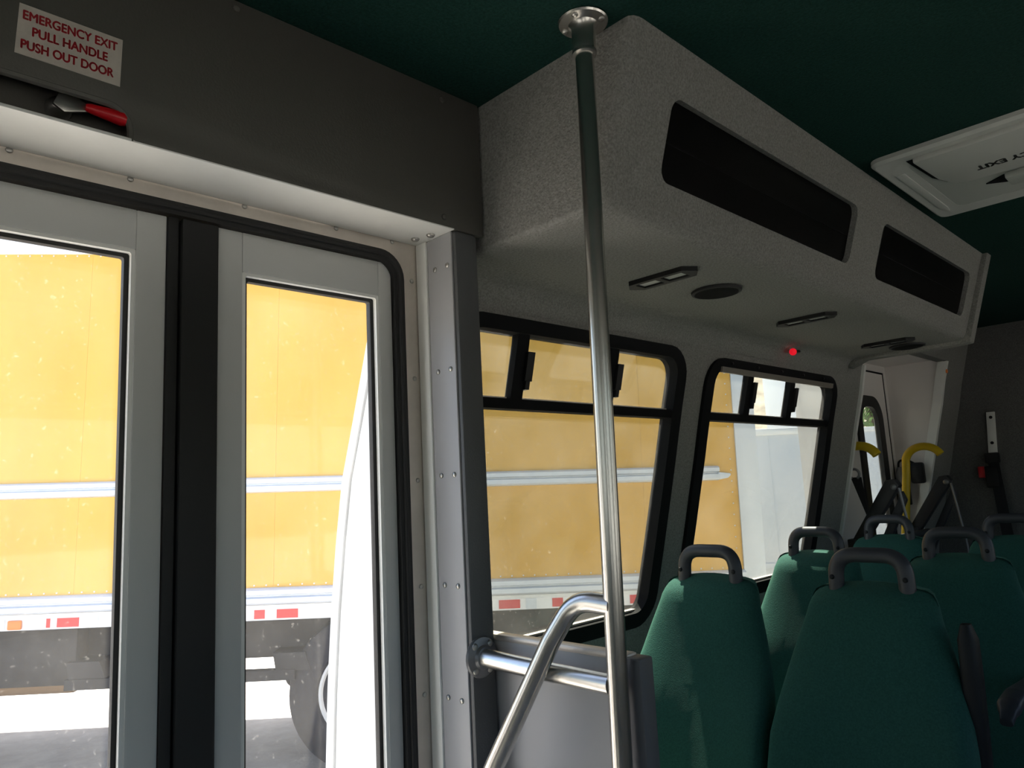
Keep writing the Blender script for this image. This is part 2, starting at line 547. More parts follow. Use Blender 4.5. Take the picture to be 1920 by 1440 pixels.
struct('wall_rear', MB().box((-1.5,YR,-1.5),(XR+0.1,YR+0.08,0.84)), 'carpet_charcoal')

# ------------------------------------------------------------------ windows in the curb-side wall
def wall_ring(mb, o, i, a, b):
    fa, fb = on_wall(a), on_wall(b)
    return mb.ringloft([[fa(p) for p in o], [fa(p) for p in i], [fb(p) for p in i], [fb(p) for p in o]])
def wall_strip(mb, y0, y1, z0, z1, a, b, n=6):
    """solid patch following the wall profile"""
    fa, fb = on_wall(a), on_wall(b)
    lo = []
    for k in range(n+1):
        z = z0+(z1-z0)*k/n
        lo.append([fa((y0,z)), fa((y1,z)), fb((y1,z)), fb((y0,z))])
    return mb.ringloft(lo, closed_ring=False)

def side_window(name, W, zdiv, bars, latch_side):
    y0, y1, z0, z1 = W
    t = thing(name, (XW(z0), (y0+y1)/2, z0), None, None, kind='structure')
    o = rrect(y0, y1, z0, z1, 0.095); i = rrect(y0+0.05, y1-0.05, z0+0.045, z1-0.034, 0.055)
    build('window_frame', wall_ring(MB(), o, i, 0.012, -0.032), 'frame_black', t)
    build('divider', wall_strip(MB(), y0+0.045, y1-0.045, zdiv-0.012, zdiv+0.012, 0.006, -0.03), 'frame_black', t)
    build('sliding_track', wall_strip(MB(), y0+0.05, y1-0.05, zdiv+0.0125, zdiv+0.018, -0.012, -0.04), 'brushed_aluminium', t)
    for b in bars:
        bo = build('slider_bar', wall_strip(MB(), b-0.02, b+0.02, zdiv+0.012, z1-0.03, 0.002, -0.02), 'frame_black', t)
        mb = wall_strip(MB(), b+0.012, b+0.036, zdiv+0.055, zdiv+0.125, 0.012, -0.012)
        wall_strip(mb, b+0.016, b+0.03, zdiv+0.035, zdiv+0.06, 0.012, -0.01)
        build('latch', mb, 'black_plastic', bo)
    es = [y0+0.045]+list(bars)+[y1-0.045]
    for a, b in zip(es, es[1:]):
        build('pane', wall_strip(MB(), a+0.001, b-0.001, zdiv+0.006, z1-0.03, -0.014, -0.017), 'glass_tint', t)
    build('pane', wall_strip(MB(), y0+0.045, y1-0.045, z0+0.04, zdiv-0.006, -0.018, -0.021, 10), 'glass_tint', t)
    build('glazing_strip', wall_strip(MB(), y0+0.06, y1-0.06, z0+0.047, z0+0.053, -0.01, -0.028), 'brushed_aluminium', t)
    return t
side_window('window_1', W1, 0.208, (1.243, 1.60), 1)
w2 = side_window('window_2', W2, 0.208, (2.375, 2.70), 1)
# hinge rail of the push-out window
hr = build('hinge_rail', wall_strip(MB(), 2.15, 3.03, 0.350, 0.368, 0.018, 0.010, 2), 'worn_trim', w2)
scr_x = screw_mesh('screw', 0.0055, (1, 0, 0), 'black_plastic')
dots(scr_x, 'screw', [(XW(0.384)+0.012, y, 0.384) for y in (2.22,2.40,2.58,2.76,2.94)], w2)

# ------------------------------------------------------------------ entry door
XD = -1.172
fr = MB()
def planeX(x): return lambda p: (x, p[0], p[1])
def ringX(mb, o, i, xa, xb):
    a, b = planeX(xa), planeX(xb)
    return mb.ringloft([[a(p) for p in o],[a(p) for p in i],[b(p) for p in i],[b(p) for p in o]])
tr1 = thing('trim_1', (XD, 0.43, -1.5), None, None, kind='structure')
fo = rrect(-0.03, 0.891, -1.56, 0.524, 0.004, 3, 2); fi = rrect(0.022, 0.850, -1.53, 0.488, 0.055, 8, 2)
fo = rrect(-0.03, 0.891, -1.56, 0.524, 0.004, 8, 2)
build('door_frame', ringX(MB(), fo, fi, XD, XD-0.03), 'brushed_aluminium', tr1)
riv = screw_mesh('rivet', 0.0048, (1, 0, 0), 'screw_steel')
dots(riv, 'rivet', [(XD, 0.873, z) for z in (0.435, 0.232, 0.029, -0.175, -0.374)]+[(XD, y, 0.510) for y in (0.179, 0.337, 0.52, 0.699, 0.827)], tr1)

door = thing('door_1', (XD, 0.43, -1.5), None, None, kind='structure')
so = rrect(0.022, 0.850, -1.52, 0.488, 0.055, 8, 2); si = rrect(0.046, 0.826, -1.50, 0.466, 0.04, 8, 2)
build('frame_seal', ringX(MB(), so, si, XD+0.006, XD-0.03), 'rubber_black', door)
so = rrect(0.033, 0.839, -1.51, 0.478, 0.047, 8, 2)
build('seal_lip', MB().tube([(XD+0.006, *p) for p in so]+[(XD+0.006, *so[0])], 0.005, 8, cap=False), 'rubber_black', door)
def leaf(y0, y1, py0, py1, pz1, ybreak):
    pz0 = -1.3
    mb = MB()
    mb.box((XD-0.004, y0, -1.48), (XD-0.036, py0, 0.464), 0.002)
    mb.box((XD-0.004, py1, -1.48), (XD-0.036, y1, 0.464), 0.002)
    mb.box((XD-0.0046, py0, pz1), (XD-0.036, py1, 0.464), 0.0012)
    mb.box((XD-0.0046, py0, -1.48), (XD-0.036, py1, pz0), 0.0012)
    lf = build('door_leaf', mb, 'leaf_grey', door)
    b = MB()
    o = rrect(py0-0.001, py1+0.001, pz0-0.001, pz1+0.001, 0.006, 4, 1); i = rrect(py0+0.006, py1-0.006, pz0+0.006, pz1-0.006, 0.004, 4, 1)
    ringX(b, o, i, XD-0.006, XD-0.016)
    build('glazing_bead', b, 'white_paint', lf)
    b = MB()
    o = rrect(py0-0.001, py1+0.001, pz0-0.001, pz1+0.001, 0.006, 4, 1); i = rrect(py0+0.013, py1-0.013, pz0+0.013, pz1-0.012, 0.004, 4, 1)
    ringX(b, o, i, XD-0.017, XD-0.03)
    build('glazing_gasket', b, 'rubber_black', lf)
    build('glass', MB().box((XD-0.022, py0, pz0), (XD-0.026, py1, pz1)), 'glass_clear', lf)
leaf(0.047, 0.394, 0.092, 0.349, 0.400, 0)
leaf(0.476, 0.825, 0.519, 0.795, 0.394, 0)
cs = MB().box((XD+0.000, 0.395, -1.48), (XD-0.034, 0.4115, 0.464), 0.002)
build('centre_seal', cs, 'rubber_black', door)
cs = MB().box((XD+0.004, 0.4155, -1.48), (XD-0.034, 0.4755, 0.464), 0.004)
build('centre_seal', cs, 'rubber_black', door)
build('seal_groove', MB().box((XD-0.012, 0.411, -1.48), (XD-0.034, 0.416, 0.464)), 'rubber_black', door)

# header over the door
hdr = thing('wall_header', (-1.05, 0.0, 0.513), None, None, kind='structure')
nt_ = [(0.02,0.513)]+[(0.02,0.564)]+[(0.265,0.564)]
nt_ = [(0.02,0.522),(0.02,0.563)] + [(0.268+0.035*math.sin(math.radians(a)), 0.528+0.035*math.cos(math.radians(a))) for a in range(0, 91, 15)] + [(0.303,0.513)]
poly = [(YFRONT,0.513)]+[(0.02,0.513)]+nt_[1:]+[(0.966,0.513),(0.966,0.80),(YFRONT,0.80)]
build('cover_panel', MB().prism([(-1.062,*p) for p in poly], (0.014,0,0), 0.0025), 'header_plastic', hdr)
rim = [(-1.050,0.02,0.564)]+[(-1.050,*p) for p in nt_[1:]]
build('notch_rim', MB().tube([(-1.054,*p) for p in nt_[1:]], 0.006, 8), 'header_plastic', hdr)
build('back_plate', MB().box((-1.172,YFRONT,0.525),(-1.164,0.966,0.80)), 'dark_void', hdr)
build('notch_liner', MB().box((-1.164,-0.1,0.620),(-1.062,0.40,0.626)), 'header_plastic', hdr)
build('notch_back', MB().box((-1.110,-0.1,0.524),(-1.106,0.40,0.62)), 'header_plastic', hdr)
build('end_cap', MB().box((-1.164,0.958,0.513),(-1.062,0.966,0.80)), 'header_plastic', hdr)
scr_h = screw_mesh('screw', 0.006, (1, 0, 0), 'header_plastic')
dots(scr_h, 'screw', [(-1.048,0.869,0.778),(-1.048,0.864,0.532),(-1.048,0.45,0.785)], hdr)
tr2 = thing('trim_2', (-1.11, 0.43, 0.513), None, None, kind='structure')
build('header_soffit', MB().box((-1.170,YFRONT,0.512),(-1.0485,0.889,0.517), 0.001), 'white_paint', tr2)
bolt = screw_mesh('bolt', 0.0085, (0, 0, -1), 'screw_steel')
dots(bolt, 'bolt', [(-1.135,0.858,0.512),(-1.098,0.868,0.512)], tr2)

# jamb, pillar
tr3 = thing('trim_3', (-1.10, 0.88, -1.25), None, None, kind='structure')
build('pillar', MB().box((-1.18,0.892,-1.5),(-1.050,0.949,0.513), 0.006), 'pillar_plastic', tr3)
build('jamb_strip', MB().box((-1.170,0.884,-1.5),(-1.137,0.892,0.512), 0.002), 'white_paint', tr3)
build('jamb_plate', MB().box((-1.136,0.888,-1.5),(-1.060,0.892,0.512), 0.001), 'jamb_grey', tr3)
scr_y = screw_mesh('screw', 0.0052, (0, -1, 0), 'screw_steel')
dots(scr_y, 'screw', [(x+0.006*i/4*-1, 0.888, z) for i, z in enumerate((0.446,0.238,0.035,-0.171,-0.374)) for x in (-1.112,-1.073)], tr3)

# front cap of the body that stands out beyond the doorway
OUTP = [(-1.235,0.62),(-1.30,0.425),(-1.34,0.33),(-1.40,0.17),(-1.45,0.04),(-1.48,-0.1),(-1.505,-0.25),(-1.525,-0.42),(-1.537,-0.586),(-1.545,-1.5)]
cap = thing('trim_4', (-1.36, 0.87, -1.5), None, None, kind='structure')
def offp(k): return [(x+k, z) for x, z in OUTP]
inner = offp(0.034)
build('cap_panel', MB().prism([(x,0.874,z) for x, z in inner]+[(-1.186,0.874,-1.5),(-1.186,0.874,0.62)], (0,0.02,0)), 'bus_white', cap)
e = offp(0.031)
build('edge_moulding', MB().prism([(x,0.868,z) for x, z in OUTP]+[(x,0.868,z) for x, z in e[::-1]], (0,0.09,0), 0.003), 'bus_white', cap)
build('backing', MB().prism([(x+0.004,0.8945,z) for x, z in OUTP]+[(-1.19,0.8945,-1.5),(-1.19,0.8945,0.62)], (0,0.06,0)), 'bus_white', cap)

# ------------------------------------------------------------------ overhead cabinet
cab = thing('overhead_cabinet', (-0.97, 2.07, 0.483), 'long grey carpeted overhead cabinet with two black openings above the side windows', 'cabinet')
CY0, CY1 = 0.972, 3.18
FT, FB = Vector((-0.65,0,0.80)), Vector((-0.748,0,0.483))       # slanted face, top and bottom edges
FL = (FT-FB).length; FD = (FT-FB).normalized(); FN = Vector((FD.z,0,-FD.x))
FN = FN if FN.x > 0 else -FN
def face_pt(off):
    return lambda p: tuple(FB + FD*p[1] + FN*off + Vector((0,p[0],0)))
P1 = (1.122, 2.012, 0.083, 0.240); P2 = (2.20, 3.078, 0.078, 0.240)
h1 = rrect(*P1, 0.028, 6, 2); h2 = rrect(*P2, 0.028, 6, 2)
RB = 0.028
sh = MB()
slab_with_holes(sh, [(CY0+RB,RB),(CY1,RB),(CY1,FL),(CY0+RB,FL)], [h1, h2], face_pt(0), face_pt(-0.022))
# rounded lower edge and underside, as one swept section
sec = [FB+FD*RB]
cx = FB+FD*RB-FN*RB*1.15
bot = Vector((-0.748-0.030,0,0.483))
for k in range(1, 6):
    t_ = k/6
    p = (FB+FD*RB)*(1-t_)**2 + FB*2*t_*(1-t_) + bot*t_**2
    sec.append(p)
sec.append(bot)
sec += [Vector((-1.10,0,0.483)), Vector((-1.15,0,0.479)), Vector((-1.175,0,0.468)), Vector((-1.192,0,0.448)), Vector((XW(0.42)+0.004,0,0.42))]
vs_ = [(p.x, y, p.z) for y in (CY0+RB, CY1) for p in sec]
n = len(sec)
sh.add(vs_, [(i, i+1, n+i+1, n+i) for i in range(n-1)])
# end panel with a soft edge
endp = [FT]+[p for p in sec]+[Vector((XW(0.8),0,0.8))]
cen = Vector((-0.93,0,0.64))
loops = []
for k, (ins, yy) in enumerate(((0.0,CY0+RB),(0.0012,CY0+RB*0.6),(0.005,CY0+RB*0.25),(0.012,CY0+0.001),(0.018,CY0))):
    lp = []
    for p in endp:
        d = (cen-p); d.normalize()
        q = p+d*ins if p.z < 0.79 and p.x > -1.15 else Vector((p.x+(-ins if p.x > -0.8 else 0),0,p.z))
        lp.append((q.x, yy, q.z))
    loops.append(lp)
vs_ = [p for l in loops for p in l]; m = len(endp)
sh.add(vs_, [(i*m+k, i*m+k+1, (i+1)*m+k+1, (i+1)*m+k) for i in range(4) for k in range(m-1)]+[[4*m+k for k in range(m)]])
# rear end panel
sh.add([(p.x,CY1,p.z) for p in endp], [list(range(m))[::-1]])
build('cabinet_shell', sh, 'carpet_grey', cab, 40)
for P in (P1, P2):
    rr = rrect(P[0]-0.002, P[1]+0.002, P[2]-0.002, P[3]+0.002, 0.03, 6, 2)
    b = MB().ringloft([[face_pt(-0.016)(p) for p in rr], [face_pt(-0.021)(p) for p in rr]], closed_ring=False)
    build('smoked_panel', b, 'smoked_acrylic', cab)
    g = MB()
    mid = (P[2]+P[3])/2
    build('panel_seam', MB().ringloft([[face_pt(-0.0155)(p) for p in rrect(P[0]+0.02,P[1]-0.02,mid-0.0015,mid+0.0015,0.001,1,1)], [face_pt(-0.017)(p) for p in rrect(P[0]+0.02,P[1]-0.02,mid-0.0015,mid+0.0015,0.001,1,1)]], closed_ring=False), 'frame_black', cab)
# end moulding of the cabinet
def outset(p, k):
    d = (p-cen).normalized(); return p+d*k
mo = [FT+Vector((0.018,0,0)), FB+FN*0.018+Vector((0,0,-0.006)), Vector((-0.79,0,0.468)), Vector((-1.12,0,0.468)), Vector((-1.19,0,0.44)), Vector((-1.19,0,0.475)), Vector((-1.12,0,0.495)), Vector((-0.78,0,0.495)), FB-FN*0.02+FD*0.02, FT-Vector((0.02,0,0))]
build('end_moulding', MB().prism([(p.x,CY1-0.012,p.z) for p in mo], (0,0.055,0), 0.004), 'carpet_grey', cab)

# reading lights and loudspeakers under the cabinet
def reading_light(y, label):
    t = thing('reading_light', (-0.938, y, 0.483), label, 'light', 'twin reading lights under the overhead cabinet')
    x0, x1 = -1.034, -0.842
    hw = 0.032
    out = [(x0,y),(x0+0.022,y-hw),(x1-0.022,y-hw),(x1,y),(x1-0.022,y+hw),(x0+0.022,y+hw)]
    ha = [(x0+0.032,y-0.019),(-0.945,y-0.019),(-0.945,y+0.019),(x0+0.032,y+0.019)]
    hb = [(-0.931,y-0.019),(x1-0.032,y-0.019),(x1-0.032,y+0.019),(-0.931,y+0.019)]
    b = MB(); slab_with_holes(b, out, [ha, hb], lambda p: (p[0],p[1],0.472), lambda p: (p[0],p[1],0.4829))
    build('bezel', b, 'black_plastic', t)
    for a in (ha, hb):
        build('lens', MB().box((a[0][0]-0.001,a[0][1]-0.001,0.477),(a[2][0]+0.001,a[2][1]+0.001,0.4825)), 'lens_grey', t)
reading_light(1.432, 'black twin reading light nearest the grab pole under the grey overhead cabinet')
reading_light(2.205, 'black twin reading light in the middle of the overhead cabinet underside')
reading_light(2.905, 'black twin reading light beside the rear loudspeaker under the overhead cabinet')
def speaker(x, y, label):
    t = thing('loudspeaker', (x, y, 0.483), label, 'speaker', 'round loudspeakers under the overhead cabinet')
    build('speaker_ring', MB().lathe((x,y,0.4828), (0,0,-1), [(0.060,0),(0.064,0.002),(0.063,0.007),(0.056,0.009),(0.054,0.005)], 32), 'lens_grey' if False else 'black_plastic', t)
    build('grille', MB().lathe((x,y,0.4785), (0,0,-1), [(0.0555,0),(0.054,0.004),(0.04,0.008),(0.02,0.0105),(0.0,0.011)], 32), 'speaker_black', t)
speaker(-0.928, 1.660, 'round black loudspeaker next to the nearest reading light under the overhead cabinet')
speaker(-0.922, 3.070, 'round black loudspeaker at the rear end of the overhead cabinet underside')

# indicator lamp over the second window: emissive red tip on a black stem
kn = thing('indicator_lamp', (-1.198, 2.68, 0.45), 'small red indicator lamp on a black stem above the second side window', 'indicator lamp')
build('stem', MB().tube([(-1.172,2.665,0.462),(-1.164,2.615,0.456),(-1.160,2.588,0.452)], 0.0055, 10), 'black_plastic', kn)
build('lamp_tip', MB().lathe((-1.160,2.592,0.452), (0.25,-0.93,-0.15), [(0.004,-0.004),(0.0075,0.0),(0.012,0.010),(0.0135,0.018),(0.011,0.026),(0.0,0.030)], 16), 'red_lamp', kn)

# ------------------------------------------------------------------ roof hatch
hx0, hx1, hy0, hy1 = -0.620, 0.02, 1.94, 2.545
ha = thing('roof_hatch', (-0.30, 2.24, 0.77), 'pale grey roof escape hatch with black lettering in the green ceiling', 'roof hatch')
o = rrect(hx0, hx1, hy0, hy1, 0.03, 5, 1); i = rrect(hx0+0.07, hx1-0.07, hy0+0.07, hy1-0.07, 0.03, 5, 1)
zt = lambda z: (lambda p: (p[0],p[1],z))
b = MB().ringloft([[zt(0.7995)(p) for p in o],[zt(0.789)(p) for p in o],[zt(0.782)(p) for p in rrect(hx0+0.008,hx1-0.008,hy0+0.008,hy1-0.008,0.025,5,1)],
                   [zt(0.784)(p) for p in i],[zt(0.7995)(p) for p in i]])
build('hatch_frame', b, 'hatch_white', ha)
b = MB().ringloft([[zt(0.799)(p) for p in rrect(hx0+0.066,hx1-0.066,hy0+0.066,hy1-0.066,0.03,5,1)],[zt(0.785)(p) for p in rrect(hx0+0.066,hx1-0.066,hy0+0.066,hy1-0.066,0.03,5,1)]], closed_ring=False)
build('hatch_base', b, 'hatch_panel', ha)
# raised dome plate with a rounded step
dome = [(-0.525,1.975),(-0.515,2.15),(-0.495,2.215),(-0.46,2.235),(-0.30,2.24),(-0.14,2.235),(-0.105,2.215),(-0.085,2.15),(-0.075,1.975)]
build('hatch_plate', MB().prism([(x,y,0.785) for x, y in dome], (0,0,-0.016), 0.004), 'hatch_white', ha)
build('plate_gap', MB().prism([(x-0.016 if x < -0.3 else x+0.016,y+0.007,0.785) for x, y in dome], (0,0,-0.003)), 'frame_black', ha)
build('rib', MB().prism([(-0.592,2.06,0.784),(-0.592,2.44,0.784),(-0.575,2.48,0.784),(-0.57,2.44,0.784),(-0.57,2.06,0.784)], (0,0,-0.004), 0.0015), 'hatch_white', ha)
build('release_slot', MB().prism([(-0.445,2.335,0.785),(-0.40,2.365,0.785),(-0.385,2.355,0.785),(-0.395,2.30,0.785)], (0,0,-0.003)), 'frame_black', ha)
build('release_handle', MB().box((-0.392,2.285,0.785),(-0.18,2.36,0.765), 0.006), 'hatch_panel', ha)
text_mesh('EMERGENCY EXIT', 0.030, 0.262, 'print_black', 'lettering', ha, (-0.163,2.135,0.769), (-1,0,0), (0,1,0), 0.0006, 0.06)

# ------------------------------------------------------------------ emergency sign and door release
sg = thing('emergency_sign', (-1.047, 0.223, 0.588), 'silver sticker with red emergency exit instructions on the header above the door', 'sign')
build('sign_sheet', MB().prism([(-1.048,0.160,0.590),(-1.048,0.2845,0.588),(-1.048,0.2865,0.660),(-1.048,0.163,0.661)], (0.0008,0,0)), 'sign_plate', sg)
for txt, y, z, wd in (('EMERGENCY EXIT',0.1675,0.6400,0.112),('PULL HANDLE',0.1785,0.6195,0.089),('PUSH OUT DOOR',0.1665,0.5985,0.109)):
    text_mesh(txt, 0.0125, wd, 'sign_red', 'lettering', sg, (-1.0472,y,z), (0,1,0), (0,0,1), 0.0005, 0.045)
rl = thing('door_release', (-1.09, 0.25, 0.55), 'red-gripped emergency door release lever in a notch of the header', 'lever')
build('pivot', MB().lathe((-1.105,0.222,0.556), (1,0,0), [(0.016,0),(0.017,0.004),(0.014,0.016),(0.009,0.022),(0.009,0.036),(0.0,0.037)], 20), 'screw_steel', rl)
build('bell_crank', MB().prism([(-1.070,0.208,0.545),(-1.070,0.222,0.536),(-1.070,0.254,0.5475),(-1.070,0.254,0.5535),(-1.070,0.232,0.566),(-1.070,0.216,0.566)], (0.006,0,0), 0.0015), 'screw_steel', rl)
build('lever_grip', MB().tube([(-1.064,0.247,0.5512),(-1.063,0.253,0.5508),(-1.060,0.275,0.5485),(-1.058,0.291,0.5465),(-1.058,0.297,0.546)], [0.005,0.0068,0.0090,0.0106,0.0088], 14), 'red_grip', rl)

# ------------------------------------------------------------------ pole, handrail, barrier
st = thing('grab_pole', (-0.745, 0.918, ZF), 'vertical stainless grab pole with a branching stair handrail beside the door', 'grab pole')
PT, PBm = Vector((-0.723,0.924,0.80)), Vector((-0.745,0.919,-0.5))
def pole_at(z):
    t_ = (0.80-z)/1.3
    return PT+(PBm-PT)*t_
build('pole', MB().tube([pole_at(0.80), pole_at(0.2), pole_at(-0.4), pole_at(-1.25)], 0.0162, 24), 'steel', st)
d = (PBm-PT).normalized()
fl_ = build('ceiling_flange', MB().lathe(PT+Vector((0,0,0.0)), d, [(0.043,0.0),(0.044,0.003),(0.042,0.006),(0.026,0.009),(0.0215,0.016),(0.0205,0.03),(0.0205,0.058),(0.0195,0.061),(0.0165,0.062)], 28), 'steel', st)
build('collar_ring', MB().lathe(PT+d*0.056, d, [(0.0165,0),(0.0212,0.001),(0.0216,0.004),(0.0212,0.007),(0.0165,0.008)], 24), 'screw_steel', st)
scr_d = screw_mesh('screw', 0.006, (0, 0, -1), 'screw_steel')
dots(scr_d, 'screw', [(PT.x+0.034*math.cos(a), PT.y+0.034*math.sin(a), 0.7935) for a in (0.3,1.87,3.44,5.0)], st)
hp = [(-0.740,0.918,-0.185),(-0.812,0.913,-0.180),(-0.856,0.896,-0.247),(-0.954,0.852,-0.442),(-1.06,0.81,-0.66),(-1.12,0.80,-1.2)]
build('stair_handrail', MB().tube(arc_fillet(hp, 0.06, 10), 0.0162, 20), 'steel', st)
ba = thing('modesty_barrier', (-0.95, 0.955, ZF), 'grey entry barrier panel with a shiny steel top rail behind the door', 'barrier')
build('barrier_panel', MB().box((-1.19,0.953,ZF),(-0.745,0.972,-0.274), 0.002), 'barrier_grey', ba)
build('top_edge', MB().box((-1.19,0.950,-0.276),(-0.742,0.975,-0.264), 0.004), 'brushed_aluminium', ba)
build('end_post', MB().box((-0.748,0.945,ZF),(-0.716,0.980,-0.268), 0.004), 'barrier_dark', ba)
ra = pole_at(-0.305)
build('top_rail', MB().tube([(-1.050,0.912,-0.298),(-0.9,0.915,-0.302),(ra.x-0.012,ra.y,ra.z)], 0.0162, 24), 'steel', ba)
build('wall_flange', MB().lathe((-1.0505,0.912,-0.298), (1,0,0), [(0.036,0),(0.037,0.003),(0.035,0.006),(0.022,0.009),(0.019,0.014),(0.0165,0.015)], 28), 'lift_steel', ba)
scr_f = screw_mesh('screw', 0.0065, (1, 0, 0), 'screw_steel')
dots(scr_f, 'screw', [(-1.0445,0.912+0.028*math.cos(a),-0.298+0.028*math.sin(a)) for a in (0.9,2.3,4.0,5.3)], ba)

# ------------------------------------------------------------------ passenger seats
def spow(v, p): return math.copysign(abs(v)**p, v)
WT = [(0.0,0.085),(0.004,0.112),(0.012,0.127),(0.022,0.133),(0.034,0.1375),(0.048,0.141),(0.065,0.1445),(0.13,0.166),(0.19,0.184),(0.25,0.197),(0.31,0.204),(0.38,0.206),(0.46,0.206),(0.56,0.205),(0.66,0.20)]
def backrest(cx, yb, zt_):
    N = 40; loops = []
    for dz, hw in WT[::-1]:
        th = 0.085 if dz > 0.02 else 0.085*(0.35+0.65*math.sqrt(min(1, dz/0.02)))
        rec = yb - 0.36*dz
        lp = []
        for k in range(N):
            a = 2*math.pi*k/N
            ex = 0.55
            x = hw*spow(math.cos(a), ex); y = th/2*spow(math.sin(a), 0.8)
            q = abs(x)/hw
            if y < 0:
                y += 0.035*max(0, 1-dz/0.055)**1.6
                bol = 0.05*max(0, min(1, (dz-0.20)/0.11))
                y -= bol*(q**2.2)*(1 if q < 0.93 else max(0, (1-q)/0.07)*0.6+0.4)
            zz = zt_-dz + 0.008*(1-q*q)*(1 if dz < 0.05 else 0)
            lp.append((cx+x, rec+y, zz))
        loops.append(lp)
    return MB().ringloft(loops, closed_ring=False)

SEAT_ROOT = None
def seat(cx, yb, label, arm=None):
    zt_ = -0.256
    t = thing('passenger_seat', (cx, yb-0.25, ZF), label, 'seat', 'green passenger seats in rows')
    build('backrest', backrest(cx, yb, zt_), 'seat_green', t, 60)
    # piping seam on both edges of the back
    sd = MB()
    hd = [(cx-0.079,yb-0.008,zt_-0.05),(cx-0.075,yb,zt_+0.068),(cx+0.075,yb,zt_+0.068),(cx+0.079,yb-0.008,zt_-0.05)]
    hnd = build('grab_handle', MB().tube(arc_fillet(hd, 0.048, 10), 0.0175, 14), 'handle_plastic', t)
    dots(SCS, 'screw', [(cx-0.080,yb-0.0205,zt_+0.018),(cx+0.080,yb-0.0205,zt_+0.018)], hnd)
    # cushion
    lp = []
    for z, k in ((-0.90,0.90),(-0.885,0.97),(-0.84,1.0),(-0.80,0.985),(-0.785,0.93),(-0.780,0.80)):
        lp.append([(cx+0.205*k*spow(math.cos(a), 0.4), yb-0.34+0.225*k*spow(math.sin(a), 0.4), z) for a in [2*math.pi*j/32 for j in range(32)]])
    build('cushion', MB().ringloft(lp, closed_ring=False), 'seat_green', t, 60)
    fb = MB().box((cx-0.19,yb-0.53,-0.93),(cx+0.19,yb-0.10,-0.895), 0.006)
    build('seat_frame', fb, 'grey_shell', t)
    for yy in (yb-0.46, yb-0.18):
        build('leg', MB().box((cx-0.02,yy-0.02,ZF+0.001),(cx+0.02,yy+0.02,-0.93), 0.004), 'grey_shell', t)
    build('foot_plate', MB().box((cx-0.05,yb-0.52,ZF),(cx+0.05,yb-0.12,ZF+0.012), 0.003), 'grey_shell', t)
    build('back_shell', MB().box((cx-0.17,yb-0.21,-0.90),(cx+0.17,yb-0.18,-0.78), 0.008), 'grey_shell', t)
    if arm == 'down':
        ax = cx+0.19
        pth = [(ax,yb-0.06,-0.545),(ax,yb-0.25,-0.538),(ax,yb-0.40,-0.528),(ax,yb-0.475,-0.535),(ax,yb-0.51,-0.560)]
        pth = arc_fillet(pth, 0.06, 4)
        b = MB()
        lps = []
        for i_, p in enumerate(pth):
            s_ = i_/(len(pth)-1)
            k = 1.0 if s_ < 0.85 else max(0.55, 1-(s_-0.85)*3)
            lps.append([(p.x+0.024*k*spow(math.cos(a), 0.6), p.y, p.z+0.0155*k*spow(math.sin(a), 0.7)) for a in [2*math.pi*j/16 for j in range(16)]])
        b.ringloft(lps, closed_ring=False)
        build('armrest', b, 'handle_plastic', t, 60)
        build('armrest_hinge', MB().box((ax-0.022,yb-0.11,-0.63),(ax+0.012,yb-0.04,-0.54), 0.006), 'black_plastic', t)
    if arm == 'up':
        ax = cx+0.195
        pth = [(ax,yb-0.085,-0.73),(ax,yb-0.075,-0.60),(ax,yb-0.055,-0.42),(ax,yb-0.05,-0.345),(ax,yb-0.052,-0.315)]
        lps = []
        for i_, p in enumerate(pth):
            p = Vector(p); k = (0.9,1,1,0.95,0.5)[i_]
            lps.append([(p.x+0.018*k*spow(math.cos(a), 0.6), p.y+0.026*k*spow(math.sin(a), 0.6), p.z) for a in [2*math.pi*j/16 for j in range(16)]])
        build('armrest', MB().ringloft(lps, closed_ring=False), 'black_plastic', t, 60)
    return t
SCS = screw_mesh('screw', 0.006, (0, -1, 0), 'black_plastic')
seat(-1.085, 1.77, 'green fabric seat next to the first side window, front row behind the barrier')
seat(-0.670, 1.77, 'green fabric aisle seat of the front row, largest seat in view', 'up')
seat(-1.092, 2.45, 'green fabric window seat in the second row, against the second side window')
seat(-0.672, 2.45, 'green fabric aisle seat in the second row with a lowered armrest', 'down')
seat(-1.090, 3.12, 'green fabric window seat in the rear row in front of the wheelchair lift')
seat(-0.672, 3.12, 'green fabric aisle seat in the rear row, mostly hidden at the right edge')

# ------------------------------------------------------------------ wheelchair-lift bay
XL = -1.49
tr5 = thing('trim_5', (-1.36, 3.93, ZF), None, None, kind='structure')
zz = [-1.24,-0.9,-0.6,-0.42,-0.29,-0.16,-0.05,0.05,0.12,0.2,0.27,0.35,0.42,0.47]
def edge_trim(y0, y1, zs, off=0.012):
    lo = [[(XW(z)+off,y0,z),(XW(z)+off,y1,z),(XW(z)-0.035,y1,z),(XW(z)-0.035,y0,z)] for z in zs]
    return MB().ringloft(lo, closed_ring=False)
build('edge_trim', edge_trim(3.352, 3.372, zz), 'white_paint', tr5)
build('edge_trim', edge_trim(4.488, 4.518, zz+[0.53,0.585]), 'white_paint', tr5)
zs = [z for z in zz]+[0.53,0.60]
build('side_panel', MB().prism([(XL,4.497,-1.24),(XL,4.497,0.60)]+[(XW(z)-0.012,4.497,z) for z in zs[::-1]], (0,0.012,0)), 'bay_white', tr5)
build('side_panel', MB().prism([(XL,3.351,-1.24),(XL,3.351,0.60)]+[(XW(z)-0.04,3.351,z) for z in zs[::-1]], (0,0.01,0)), 'bay_white', tr5)
build('edge_trim', wall_strip(MB(), 3.355, 4.515, 0.588, 0.615, 0.006, -0.045, 2), 'carpet_grey', tr5)
build('bay_soffit', MB().box((XL-0.05,3.34,0.600),(-1.165,4.52,0.612)), 'bay_white', tr5)
